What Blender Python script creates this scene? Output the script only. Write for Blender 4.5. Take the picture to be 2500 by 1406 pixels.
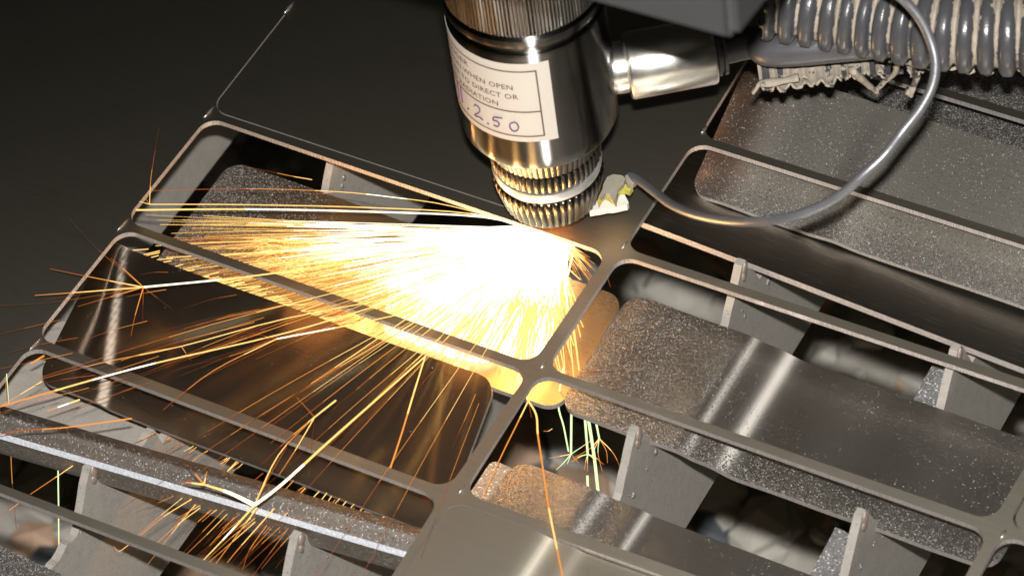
import bpy, bmesh, math, random
from mathutils import Vector, Matrix, geometry, noise
random.seed(7)
D = bpy.data
S = bpy.context.scene
for o in list(D.objects): D.objects.remove(o, do_unlink=True)

# ------------------------------------------------------------------ camera (1 unit = 10 cm)
FPX = 9001.3
RIGHT = Vector((0.87602577, 0.47150661, -0.10129346))
DOWN = Vector((0.29499067, -0.69005499, -0.66091195))
FWD = Vector((-0.38152241, 0.54909528, -0.74359601))
CAM = Vector((4.6476622, -5.81671481, 6.9776157))
cam = D.objects.new('camera', D.cameras.new('camera'))
S.collection.objects.link(cam); S.camera = cam
m = Matrix((RIGHT, -DOWN, -FWD)).transposed().to_4x4(); m.translation = CAM
cam.matrix_world = m
cam.data.sensor_width = 36; cam.data.lens = FPX / 2500 * 36
cam.data.clip_start = 0.1; cam.data.clip_end = 200
cam.data.dof.use_dof = True
cam.data.dof.focus_distance = 9.45
cam.data.dof.aperture_fstop = 2.3

# ------------------------------------------------------------------ world: the dim hall around the machine
w = D.worlds.new('World'); S.world = w; w.use_nodes = True
bg = w.node_tree.nodes['Background']
bg.inputs['Color'].default_value = (1.0, 0.98, 0.82, 1); bg.inputs['Strength'].default_value = 0.006

# ------------------------------------------------------------------ the camera's flash, just above the lens
FL = CAM - DOWN * 0.45
ld = D.lights.new('flash_lamp', 'AREA'); ld.shape = 'RECTANGLE'; ld.size = 0.22; ld.size_y = 0.11
ld.energy = 1650; ld.color = (1.0, 0.97, 0.93)
lo = D.objects.new('flash_lamp', ld); S.collection.objects.link(lo)
lm = m.copy(); lm.translation = FL
lo.matrix_world = lm
S.view_settings.view_transform = 'Standard'; S.view_settings.look = 'None'
S.view_settings.exposure = 0; S.view_settings.gamma = 1
S.render.engine = 'CYCLES'

def ray(x, y): return RIGHT * ((x - 1250) / FPX) + DOWN * ((y - 703) / FPX) + FWD
def atz(x, y, z):
    d = ray(x, y); return CAM + d * ((z - CAM.z) / d.z)

# ------------------------------------------------------------------ material helpers
class NT:
    def __init__(s, name):
        s.m = D.materials.new(name); s.m.use_nodes = True; s.t = s.m.node_tree
        s.p = s.t.nodes['Principled BSDF']
    def n(s, typ, **kw):
        nd = s.t.nodes.new(typ)
        for k, v in kw.items():
            if k.startswith('i_'): nd.inputs[k[2:].replace('_', ' ')].default_value = v
            else: setattr(nd, k, v)
        return nd
    def l(s, a, b): s.t.links.new(a, b)
    def set(s, **kw):
        for k, v in kw.items(): s.p.inputs[k.replace('_', ' ')].default_value = v
    def coord(s, kind, scale=(1, 1, 1)):
        if kind == 'UV': c = s.n('ShaderNodeUVMap', uv_map='UVMap').outputs['UV']
        else: c = s.n('ShaderNodeTexCoord').outputs[kind]
        mp = s.n('ShaderNodeMapping'); mp.inputs['Scale'].default_value = scale
        s.l(c, mp.inputs['Vector']); return mp.outputs['Vector']
    def noise(s, vec, scale=1, detail=3, rough=.6):
        a = s.n('ShaderNodeTexNoise'); a.inputs['Scale'].default_value = scale
        a.inputs['Detail'].default_value = detail; a.inputs['Roughness'].default_value = rough
        s.l(vec, a.inputs['Vector']); return a.outputs['Fac']
    def ramp(s, fac, stops):
        r = s.n('ShaderNodeValToRGB'); e = r.color_ramp.elements
        while len(e) < len(stops): e.new(.5)
        for i, (p, c) in enumerate(stops):
            e[i].position = p; e[i].color = (*c, 1) if len(c) == 3 else c
        s.l(fac, r.inputs['Fac']); return r.outputs['Color']
    def mix(s, f, a, b, mode='MIX'):
        x = s.n('ShaderNodeMix', data_type='RGBA', blend_type=mode)
        if isinstance(f, float): x.inputs[0].default_value = f
        else: s.l(f, x.inputs[0])
        for v, i in ((a, 6), (b, 7)):
            if isinstance(v, tuple): x.inputs[i].default_value = (*v, 1)
            else: s.l(v, x.inputs[i])
        return x.outputs[2]
    def math(s, op, a, b=None, c=None):
        x = s.n('ShaderNodeMath', operation=op)
        for v, i in ((a, 0), (b, 1), (c, 2)):
            if v is None: continue
            if isinstance(v, (int, float)): x.inputs[i].default_value = v
            else: s.l(v, x.inputs[i])
        return x.outputs[0]
    def bump(s, h, strength=.3, dist=.001):
        b = s.n('ShaderNodeBump'); b.inputs['Strength'].default_value = strength
        b.inputs['Distance'].default_value = dist; s.l(h, b.inputs['Height'])
        s.l(b.outputs['Normal'], s.p.inputs['Normal'])

def brushed(name, base=(.42, .385, .32), rough=.34, grit=0.0, grit_edge=None, tint=None, aniso=.72, dust=.5, brushdir=(2.2, 330, 1), broad=.64, bw=.5, scratch=False, met=1.0, gm=1.0, band=0.0, gritcol=(.55, .53, .5)):
    """brushed stainless steel, grain along U. grit 0..1: spatter dust; grit_edge: (axis, from, to) more grit; tint: heat colour at a side"""
    k = NT(name)
    uv = k.coord('UV')
    st = k.noise(k.coord('UV', brushdir), 1, 4, .7)
    st2 = k.noise(k.coord('UV', (brushdir[0] * 3, brushdir[1] * .35, 1)), 1, 3, .6)
    big = k.noise(uv, 2.2, 3, .55)
    g = k.math('MULTIPLY_ADD', st, .55, k.math('MULTIPLY', st2, .35))
    col = k.mix(g, tuple(c * .62 for c in base), tuple(min(1, c * 1.45) for c in base))
    col = k.mix(k.math('MULTIPLY', big, .5), col, tuple(c * .6 for c in base))
    sep = k.n('ShaderNodeSeparateXYZ'); k.l(uv, sep.inputs[0])
    met = 1.0
    if tint:
        ax, a, b, tc = tint
        mr = k.n('ShaderNodeMapRange'); k.l(sep.outputs[ax], mr.inputs[0])
        mr.inputs[1].default_value = a; mr.inputs[2].default_value = b
        mr.inputs[3].default_value = 1; mr.inputs[4].default_value = 0
        f = k.math('MULTIPLY', mr.outputs[0], k.math('ADD', k.noise(uv, 9, 3), .45)); 
        f2 = k.math('MINIMUM', f, 1.0)
        col = k.mix(f2, col, tc)
    if scratch:
        for rot, sc_, thr in ((.6, 9, .70), (1.9, 7, .72), (2.6, 14, .71)):
            mp = k.n('ShaderNodeMapping'); mp.inputs['Rotation'].default_value = (0, 0, rot); mp.inputs['Scale'].default_value = (sc_ * .35, sc_ * 16, 1)
            k.l(uv, mp.inputs['Vector'])
            ln = k.math('GREATER_THAN', k.noise(mp.outputs[0], 1, 2, .5), thr)
            ln = k.math('MULTIPLY', k.math('MULTIPLY', ln, k.math('GREATER_THAN', k.noise(uv, 1.7 + rot, 3), .56)), .35)
            col = k.mix(ln, col, (.8, .78, .72))
        sm = k.ramp(k.noise(k.coord('UV', (1.1, 2.3, 1)), 3, 4, .7), [(.58, (0, 0, 0)), (.75, (.35, .35, .35))])
        col = k.mix(sm, col, (.36, .27, .17))
    # fine dust specks everywhere
    vo = k.n('ShaderNodeTexVoronoi'); vo.inputs['Scale'].default_value = 120; k.l(uv, vo.inputs['Vector'])
    spk = k.math('LESS_THAN', vo.outputs['Distance'], .085)
    pick = k.math('GREATER_THAN', k.noise(uv, 61, 1), .70 - .10 * dust)
    spk = k.math('MULTIPLY', spk, pick)
    # grit: granular spatter
    vg = k.n('ShaderNodeTexVoronoi'); vg.inputs['Scale'].default_value = 400; k.l(uv, vg.inputs['Vector'])
    sg = k.n('ShaderNodeSeparateColor'); k.l(vg.outputs['Color'], sg.inputs[0])
    grain = k.ramp(sg.outputs[0], [(0, (.03, .028, .025)), (.45, tuple(x * gm for x in (.10, .095, .088))), (.8, tuple(x * gm for x in (.2, .19, .18))), (.97, gritcol)])
    amt = k.noise(uv, 3.0, 4, .65)
    gmv = k.math('ADD', grit, k.math('MULTIPLY', k.math('SUBTRACT', amt, .5), .6 if grit > .02 or grit_edge else 0.0))
    if grit_edge:
        for ax, a, b, s_ in grit_edge:
            mr = k.n('ShaderNodeMapRange'); k.l(sep.outputs[ax], mr.inputs[0])
            mr.inputs[1].default_value = a; mr.inputs[2].default_value = b
            mr.inputs[3].default_value = s_; mr.inputs[4].default_value = 0
            gmv = k.math('ADD', gmv, mr.outputs[0])
    gmc = k.math('MINIMUM', k.math('MAXIMUM', gmv, 0.0), 1.0)
    gsel = k.math('GREATER_THAN', gmc, sg.outputs[1])
    tot = k.mix(gsel, col, grain)
    tot = k.mix(spk, tot, (.75, .73, .7))
    k.l(tot, k.p.inputs['Base Color'])
    isg = k.math('MAXIMUM', gsel, spk)
    k.l(k.math('SUBTRACT', met, k.math('MULTIPLY', isg, .75 * met)), k.p.inputs['Metallic'])
    k.l(k.math('ADD', rough, k.math('MULTIPLY', k.math('SUBTRACT', st2, .5), .12)), k.p.inputs['Roughness'])
    k.l(k.math('MULTIPLY', k.math('SUBTRACT', 1.0, isg), aniso), k.p.inputs['Anisotropic'])
    k.set(Anisotropic_Rotation=.25)
    tg = k.n('ShaderNodeTangent', direction_type='UV_MAP', uv_map='UVMap'); k.l(tg.outputs[0], k.p.inputs['Tangent'])
    h = k.math('ADD', k.math('MULTIPLY', st, .35), k.math('MULTIPLY', k.math('MULTIPLY', gsel, sg.outputs[0]), 3.0))
    k.bump(h, .35, .0010)
    # a second, broader lobe of the ground finish: falls off steeply away from the flash's mirror direction
    an = k.n('ShaderNodeBsdfAnisotropic', distribution='BECKMANN'); an.inputs['Roughness'].default_value = broad
    an.inputs['Anisotropy'].default_value = 0
    k.l(k.mix(.8, tuple(min(1, c * 1.6) for c in base), tot), an.inputs['Color']); k.l(tg.outputs[0], an.inputs['Tangent'])
    k.l(k.p.inputs['Normal'].links[0].from_socket, an.inputs['Normal'])
    ms = k.n('ShaderNodeMixShader'); ms.inputs[0].default_value = bw
    k.l(k.p.outputs[0], ms.inputs[1]); k.l(an.outputs[0], ms.inputs[2]); res = ms.outputs[0]
    if band:
        a2 = k.n('ShaderNodeBsdfAnisotropic', distribution='BECKMANN'); a2.inputs['Roughness'].default_value = .57
        a2.inputs['Anisotropy'].default_value = .62; a2.inputs['Color'].default_value = (*[min(1, c * 1.5) for c in base], 1)
        k.l(tg.outputs[0], a2.inputs['Tangent']); k.l(k.p.inputs['Normal'].links[0].from_socket, a2.inputs['Normal'])
        m3 = k.n('ShaderNodeMixShader')
        k.l(k.math('MULTIPLY', k.math('SUBTRACT', 1.0, isg), band), m3.inputs[0])
        k.l(res, m3.inputs[1]); k.l(a2.outputs[0], m3.inputs[2]); res = m3.outputs[0]
    k.l(res, k.t.nodes['Material Output'].inputs[0])
    return k.m

def simple(name, col, rough=.5, metal=0.0, var=.25, scale=20, bump=.0, bscale=120, kind='Object', specks=None, stretch=(1, 1, 1)):
    k = NT(name)
    v = k.coord(kind, stretch)
    f = k.noise(v, scale, 5, .65)
    c = k.mix(f, tuple(x * (1 - var) for x in col), tuple(min(1, x * (1 + var)) for x in col))
    if specks:
        sc, thr, sc_col = specks
        f2 = k.noise(v, sc, 2, .5)
        c = k.mix(k.math('GREATER_THAN', f2, thr), c, sc_col)
    k.l(c, k.p.inputs['Base Color'])
    k.set(Roughness=rough, Metallic=metal)
    k.l(k.math('ADD', rough - .08, k.math('MULTIPLY', f, .16)), k.p.inputs['Roughness'])
    if bump: k.bump(k.noise(v, bscale, 3, .7), bump, .003)
    return k.m

def emit(name, col, strength, sampled=False):
    k = NT(name); k.t.nodes.remove(k.p)
    e = k.n('ShaderNodeEmission'); e.inputs[0].default_value = (*col, 1); e.inputs[1].default_value = strength
    k.l(e.outputs[0], k.t.nodes['Material Output'].inputs[0])
    if not sampled: k.m.cycles.emission_sampling = 'NONE'
    return k.m

# ------------------------------------------------------------------ object helpers
def link(o, parent=None):
    S.collection.objects.link(o)
    if parent: o.parent = parent
    return o
def tag(o, label=None, cat=None, group=None, kind=None):
    if label: o['label'] = label
    if cat: o['category'] = cat
    if group: o['group'] = group
    if kind: o['kind'] = kind
    return o
def empty(name, loc=(0, 0, 0)):
    o = D.objects.new(name, None); o.location = loc; o.empty_display_size = .05
    return link(o)
def mesh_obj(name, verts, faces, mats, parent=None, smooth=False, uvs=None, fmat=None, world=True, sharp=None):
    me = D.meshes.new(name); me.from_pydata([tuple(v) for v in verts], [], faces)
    if not isinstance(mats, (list, tuple)): mats = [mats]
    for mm in mats: me.materials.append(mm)
    if fmat: me.polygons.foreach_set('material_index', fmat)
    if smooth: me.polygons.foreach_set('use_smooth', [True] * len(me.polygons))
    if uvs is not None:
        l = me.uv_layers.new(name='UVMap')
        for lp in me.loops: l.data[lp.index].uv = uvs[lp.vertex_index]
    me.update()
    if sharp: me.set_sharp_from_angle(angle=math.radians(sharp))
    o = D.objects.new(name, me); link(o)
    if parent:
        o.parent = parent
        bpy.context.view_layer.update()
        o.matrix_parent_inverse = parent.matrix_world.inverted(); bpy.context.view_layer.update()
    return o
def bm_obj(name, bm, mat, parent=None, smooth=True, sharp=35):
    me = D.meshes.new(name); bmesh.ops.recalc_face_normals(bm, faces=bm.faces); bm.to_mesh(me); bm.free()
    mats = mat if isinstance(mat, (list, tuple)) else [mat]
    for mm in mats: me.materials.append(mm)
    if smooth:
        me.polygons.foreach_set('use_smooth', [True] * len(me.polygons))
        me.set_sharp_from_angle(angle=math.radians(sharp))
    o = D.objects.new(name, me); link(o)
    if parent:
        o.parent = parent; bpy.context.view_layer.update()
        o.matrix_parent_inverse = parent.matrix_world.inverted(); bpy.context.view_layer.update()
    return o
def box(bm, lo, hi):
    vs = [bm.verts.new((x, y, z)) for x in (lo[0], hi[0]) for y in (lo[1], hi[1]) for z in (lo[2], hi[2])]
    for f in ((0, 1, 3, 2), (4, 6, 7, 5), (0, 4, 5, 1), (2, 3, 7, 6), (0, 2, 6, 4), (1, 5, 7, 3)):
        bm.faces.new([vs[i] for i in f])
    return vs
def catmull(P, n=10):
    P = [Vector(p) for p in P]; out = []
    Q = [P[0] * 2 - P[1]] + P + [P[-1] * 2 - P[-2]]
    for i in range(1, len(Q) - 2):
        a, b, c, d = Q[i - 1:i + 3]
        for k in range(n):
            t = k / n
            out.append(.5 * ((2 * b) + (c - a) * t + (2 * a - 5 * b + 4 * c - d) * t * t + (3 * b - a - 3 * c + d) * t ** 3))
    out.append(P[-1]); return out
def tube_geo(V, F, pts, rad, n=8, cap=True, flat=1.0):
    """rad: float or list. appends to V,F"""
    base = len(V); N = len(pts)
    t0 = (pts[1] - pts[0]).normalized()
    up = Vector((0, 0, 1)) if abs(t0.z) < .9 else Vector((1, 0, 0))
    nx = t0.cross(up).normalized()
    for i, p in enumerate(pts):
        t = (pts[min(i + 1, N - 1)] - pts[max(i - 1, 0)]).normalized()
        nx = (nx - t * nx.dot(t)).normalized(); ny = t.cross(nx)
        r = rad[i] if isinstance(rad, (list, tuple)) else rad
        for k in range(n):
            a = 2 * math.pi * k / n
            V.append(p + nx * math.cos(a) * r + ny * math.sin(a) * r * flat)
    for i in range(N - 1):
        for k in range(n):
            a = base + i * n + k; b = base + i * n + (k + 1) % n
            F.append((a, b, b + n, a + n))
    if cap:
        F.append(tuple(base + k for k in range(n))[::-1]); F.append(tuple(base + (N - 1) * n + k for k in range(n)))

# ------------------------------------------------------------------ materials
M_sheet = brushed('sheet_steel', base=(.6, .55, .45), rough=.22, bw=.9, aniso=.6, dust=.9, scratch=True, broad=.625)
M_clean = brushed('clean_part_steel', band=.2, bw=.04, base=(.42, .35, .28), rough=.17, aniso=.8, dust=.7, scratch=True)
M_clean2 = brushed('clean_grey_steel', bw=.5, base=(.5, .47, .42), rough=.26, aniso=.8, dust=.5)
M_flush = brushed('flush_part_steel', base=(.6, .55, .45), rough=.25, bw=.9, band=.3, dust=.6, scratch=True, broad=.65)
M_bronze = brushed('heat_and_glow_tinted_steel', bw=.35, base=(.72, .50, .30), rough=.36, met=.45, grit=.0, grit_edge=[(0, .0, .42, .85)], aniso=.6)  # orange of the spark light put into the base colour, besides heat tint
M_part5 = brushed('part_steel_dusty_left', band=.35, bw=.4, base=(.5, .47, .43), rough=.22, grit=.03, grit_edge=[(0, .0, .38, .6), (1, .0, .12, .55)], tint=(0, 0, .2, (.2, .13, .1)), aniso=.8)
M_part7 = brushed('part_steel_heat_edge', bw=.55, base=(.45, .42, .37), rough=.3, grit=.12, grit_edge=[(1, .0, .16, .35)], tint=(0, .0, .16, (.42, .16, .05)), aniso=.7)
M_grit = brushed('gritty_steel', base=(.4, .37, .34), rough=.45, grit=.78, aniso=.3)
M_p3 = brushed('curled_part_steel', base=(.5, .46, .42), rough=.36, grit=.18, grit_edge=[(1, .30, .2, .9)], aniso=.5, bw=.6, gm=2.4, gritcol=(.85, .83, .8))
M_edge = simple('laser_cut_edge', (.44, .41, .39), rough=.42, metal=.55, var=.5, scale=1, bump=.8, bscale=1, kind='Object', stretch=(260, 260, 14))
M_slat = simple('slat_steel_dusty', (.30, .28, .25), rough=.75, metal=.15, var=.22, scale=30, bump=.5, bscale=170, specks=(210, .68, (.1, .09, .08)))
M_tip = simple('slat_tip_scorched', (.33, .26, .22), rough=.5, metal=.4, var=.4, scale=60, bump=.6)
M_slag = simple('slag_crust', (.2, .2, .2), rough=.4, metal=.4, var=.6, scale=70, bump=1.0, bscale=110, specks=(160, .62, (.7, .7, .7)))
def turned(name, col, rough, aniso, var=.15, scale=30, specks=None):
    m_ = simple(name, col, rough=rough, metal=1, var=var, scale=scale, specks=specks)
    t = m_.node_tree; p = t.nodes['Principled BSDF']; tg = t.nodes.new('ShaderNodeTangent'); tg.direction_type = 'RADIAL'; tg.axis = 'Z'
    t.links.new(tg.outputs[0], p.inputs['Tangent']); p.inputs['Anisotropic'].default_value = aniso; p.inputs['Anisotropic Rotation'].default_value = .25
    return m_
def stripe(m_, amt, rough=.42, an_=.78):
    t = m_.node_tree; p = t.nodes['Principled BSDF']; a = t.nodes.new('ShaderNodeBsdfAnisotropic'); a.distribution = 'BECKMANN'
    a.inputs['Color'].default_value = (.9, .88, .85, 1); a.inputs['Roughness'].default_value = rough; a.inputs['Anisotropy'].default_value = an_
    t.links.new(p.inputs['Tangent'].links[0].from_socket, a.inputs['Tangent'])
    ms = t.nodes.new('ShaderNodeMixShader'); ms.inputs[0].default_value = amt
    t.links.new(p.outputs[0], ms.inputs[1]); t.links.new(a.outputs[0], ms.inputs[2]); t.links.new(ms.outputs[0], t.nodes['Material Output'].inputs[0])
    return m_
M_chrome = stripe(turned('chrome', (.035, .033, .03), .15, .8, specks=(90, .74, (.4, .4, .4))), .2)
M_dark = stripe(turned('black_chrome', (.035, .033, .03), .2, .8, var=.4, scale=60, specks=(90, .74, (.6, .6, .6))), .12)
M_knurl = simple('knurled_steel', (.085, .08, .075), rough=.24, metal=1, var=.6, scale=40, bump=.3, bscale=160, specks=(120, .68, (.05, .05, .05)))
M_copper = simple('nozzle_copper', (.85, .5, .3), rough=.25, metal=1, var=.15, scale=20)
M_nickel = simple('nickel_plate', (.85, .83, .78), rough=.3, metal=1, var=.1, scale=20, bump=.08, bscale=60)
M_label = simple('label_paper', (.50, .47, .42), rough=.45, var=.04, scale=5)
M_ink = simple('label_ink', (.10, .045, .04), rough=.6, var=.2)
M_pen = simple('pen_ink', (.09, .03, .12), rough=.6, var=.3)
M_faint = simple('faded_ink', (.6, .5, .4), rough=.6, var=.1)
M_cable = simple('cable_rubber', (.06, .06, .065), rough=.36, var=.3, scale=15, bump=.1)
M_block = simple('grey_anodised', (.045, .046, .05), rough=.5, metal=.2, var=.25, scale=2)
M_wire = simple('wire_sheath', (.17, .17, .18), rough=.35, metal=.5, var=.15, scale=30, bump=.1)
M_tape = simple('scorched_ceramic', (.24, .22, .17), rough=.8, var=.3, scale=25, bump=.7, bscale=60)
M_yellow = simple('yellow_tape', (.42, .38, .07), rough=.6, var=.35, scale=22, bump=.4, bscale=60)
M_white = simple('white_ceramic', (.6, .58, .53), rough=.5, var=.06, scale=22)
M_pit = simple('pit_floor_dust', (.34, .32, .28), rough=.95, var=.75, scale=4.5, bump=.5, bscale=14)
M_rub = [simple('rubble_pale', (.38, .36, .32), rough=.9, var=.35, scale=4, bump=.6, bscale=14),
         simple('rubble_rust', (.42, .29, .2), rough=.9, var=.35, scale=4, bump=.6, bscale=14),
         simple('rubble_dark', (.08, .09, .1), rough=.6, var=.35, scale=4, bump=.6, bscale=14)]
M_scrap = simple('dusty_scrap', (.27, .25, .225), rough=.85, metal=.1, var=.22, scale=22, bump=.4, bscale=130, specks=(150, .69, (.12, .11, .1)))

# hose: black plastic with cream dust in the grooves
def hose_mat():
    k = NT('hose_plastic')
    geo = k.n('ShaderNodeUVMap', uv_map='UVMap'); sep = k.n('ShaderNodeSeparateXYZ'); k.l(geo.outputs[0], sep.inputs[0])
    obj = k.coord('Object')
    n1 = k.noise(obj, 26, 4, .7); n2 = k.noise(obj, 7, 3, .6)
    # uv.x holds 1 on crests, 0 in grooves ; uv.y = dust from position
    g = k.math('SUBTRACT', k.math('ADD', sep.outputs[1], k.math('MULTIPLY', k.math('SUBTRACT', n1, .5), 1.7)), k.math('MULTIPLY', sep.outputs[0], 1.0))
    g = k.math('ADD', g, k.math('MULTIPLY', k.math('SUBTRACT', n2, .5), 1.3))
    dm = k.ramp(g, [(.44, (0, 0, 0)), (.54, (1, 1, 1))])
    dust = k.mix(k.noise(obj, 34, 5, .8), (.10, .085, .07), (.46, .40, .32))
    col = k.mix(dm, (.05, .05, .054), dust)
    k.l(col, k.p.inputs['Base Color'])
    k.l(k.math('ADD', .3, k.math('MULTIPLY', dm, .55)), k.p.inputs['Roughness'])
    k.bump(k.math('ADD', n1, k.math('MULTIPLY', dm, .6)), .45, .004)
    return k.m
M_hose = hose_mat()

# sparks
E_white = emit('spark_white', (1, .9, .62), 2.6)
E_yel = emit('spark_yellow', (1, .60, .18), 1.7)
E_org = emit('spark_orange', (1, .36, .07), 1.1)
E_deep = emit('spark_deep_orange', (1, .24, .05), .55)
E_dim = emit('spark_fading', (.9, .24, .06), .22)
E_green = emit('spark_green_white', (.78, 1, .5), 1.3)
E_core = emit('molten_core', (1, .85, .55), 14, True)

# ------------------------------------------------------------------ the sheet: a grid of rounded cut-outs
TH = .0155
def rrect(c, r, n=7):
    """c: TL,TR,BR,BL as (x,y); rounded polygon, clockwise from TL"""
    out = []
    P = [Vector((a[0], a[1])) for a in c]
    for i in range(4):
        p, a, b = P[i], P[i - 1], P[(i + 1) % 4]
        da = (a - p).normalized(); db = (b - p).normalized()
        p0 = p + da * r; p1 = p + db * r
        for k in range(n + 1):
            t = k / n * math.pi / 2
            out.append(p + da * r * (1 - math.sin(t)) + db * r * (1 - math.cos(t)))
    return out
g = .0163
hole_c = {
 'L1': [(.0182, -.4476), (1.2399, -.463), (1.2356, -.8674), (.0115, -.8602)],
 'L2': [(.0205, -.8849), (1.2394, -.8935), (1.2317, -1.3022), (.0135, -1.2957)],
 'L3': [(.0172, -1.3239), (1.2300, -1.3325), (1.2400, -1.7268), (.0146, -1.7398)],
 'M1': [(1.2675, -.0225), (2.484, -.026), (2.484, -.4305), (1.2673, -.4291)],
 'M2': [(1.2708, -.454), (2.486, -.4585), (2.474, -.8636), (1.2714, -.8638)],
 'M3': [(1.2641, -.8851), (2.4807, -.8938), (2.4814, -1.2871), (1.2713, -1.296)],
 'M0': [(1.2591, .3806), (2.486, .376), (2.486, -.001), (1.2698, .0026)],
 'M4': [(1.2556, -1.3282), (2.4814, -1.321), (2.4814, -1.727), (1.2556, -1.735)],
}
H = .4378
def cell(i, j):
    return [(i * 1.25 + g, -j * H - .013), ((i + 1) * 1.25 - g, -j * H - .013), ((i + 1) * 1.25 - g, -(j + 1) * H + .013), (i * 1.25 + g, -(j + 1) * H + .013)]
hole_c['L4'] = [(.0146, -1.7620), (1.237, -1.7560), (1.237, -2.165), (.0146, -2.165)]
hole_c['M5'] = [(1.2556, -1.762), (2.4814, -1.754), (2.4814, -2.165), (1.2556, -2.165)]
hole_c['Mm1'] = [(1.2591, .82), (2.486, .815), (2.486, .401), (1.2591, .406)]
hole_c['L5'] = [(.0146, -2.19), (1.237, -2.19), (1.237, -2.6), (.0146, -2.6)]
for j, (t, b) in enumerate([(.401, -.001), (-.026, -.4305), (-.4585, -.8636), (-.8890, -1.2900), (-1.321, -1.727), (-1.754, -2.165)]):
    hole_c['R%d' % j] = [(2.5105, t), (3.72, t), (3.72, b), (2.5105, b)]
open_holes = {'L1', 'L2', 'L3', 'L4', 'M1', 'M2', 'M3', 'M0', 'Mm1', 'R1', 'R3', 'R4', 'M5'}
in_place = {'M4', 'R2'}
loops = {k: rrect(c, .047) for k, c in hole_c.items() if k in open_holes or k in in_place}
def slit(path, wd):
    n_ = len(path); L_, R2 = [], []
    for i in range(n_):
        d = (path[min(i + 1, n_ - 1)] - path[max(i - 1, 0)]).normalized(); nn = Vector((-d.y, d.x)) * wd / 2
        L_.append(path[i] + nn); R2.append(path[i] - nn)
    return L_ + R2[::-1]
rr_ = .047
loops['slit'] = slit([Vector((.0125, -.03)), Vector((.0118, -.2)), Vector((.0111, -.4223 + rr_))] +
    [Vector((.0111 + rr_ * (1 - math.cos(t)), -.4223 + rr_ * (1 - math.sin(t)))) for t in (.3, .6, .9, 1.2, 1.45)] +
    [Vector((.0111 + rr_, -.4223)), Vector((.5, -.4228)), Vector((1.06, -.4235))], .0034)
outer = [Vector(p) for p in ((-2.6, 1.9), (4.6, 1.9), (4.6, -3.4), (-2.6, -3.4))]
def plate(name, outer, inner, z, th, mats, parent=None):
    polys = [[Vector((p.x, p.y, 0)) for p in outer]] + [[Vector((p.x, p.y, 0)) for p in h] for h in inner]
    flat = [p for pl in polys for p in pl]
    tris = geometry.tessellate_polygon(polys)
    V = [(p.x, p.y, z) for p in flat] + [(p.x, p.y, z - th) for p in flat]
    n = len(flat); F = []; fm = []
    for t in tris:
        a, b, c = t
        nrm = (flat[b] - flat[a]).cross(flat[c] - flat[a]).z
        if nrm < 0: a, c = c, a
        F.append((a, b, c)); F.append((c + n, b + n, a + n)); fm += [0, 0]
    s = 0
    for pi, pl in enumerate(polys):
        m_ = len(pl)
        area = sum(pl[i].x * pl[(i + 1) % m_].y - pl[(i + 1) % m_].x * pl[i].y for i in range(m_))
        for i in range(m_):
            a, b = s + i, s + (i + 1) % m_
            out = (area > 0) == (pi == 0)
            # interior walls: own vertices so that shading stays crisp
            q = (a + n, b + n, b, a) if out else (a, b, b + n, a + n)
            base = len(V)
            V += [V[k] for k in q]
            F.append((base, base + 1, base + 2, base + 3)); fm.append(1)
        s += m_
    return mesh_obj(name, V, F, mats, parent, uvs=[(v[0], v[1]) for v in V], fmat=fm)
sheet = plate('steel_sheet', outer, list(loops.values()), 0, TH, [M_sheet, M_edge])
tag(sheet, 'thin brushed stainless steel sheet cut into a grid of rounded rectangular openings', 'steel sheet')

# tiny weld-like burrs where the cuts meet
M_burr = simple('burr_metal', (.6, .58, .56), rough=.3, metal=.9, var=.3, scale=80, bump=.5)
def burr(x, y, ang, L=.05, wd=.007):
    p = atz(x, y, 0.0015); V = []; F = []
    d = Vector((math.cos(ang), math.sin(ang), 0))
    pts = [p + d * (t - .5) * L + Vector((0, 0, random.uniform(-.001, .001))) for t in (0, .25, .5, .75, 1)]
    tube_geo(V, F, pts, [.0008, wd * .45, wd * .6, wd * .3, .0006], 7, flat=.6)
    return mesh_obj('burr', V, F, M_burr, sheet, smooth=True)
for (x, y, a) in ((706, 18, 88), (511, 272, 86), (300, 547, 84), (86, 838, 84)): burr(x, y, math.radians(a))
for (x, y, a) in ((1719, 316, 86), (1525, 597, 88), (1328, 888, 86), (1128, 1192, 86), (2450, 1302, 86)): burr(x, y, math.radians(a), .03, .008)

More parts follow.
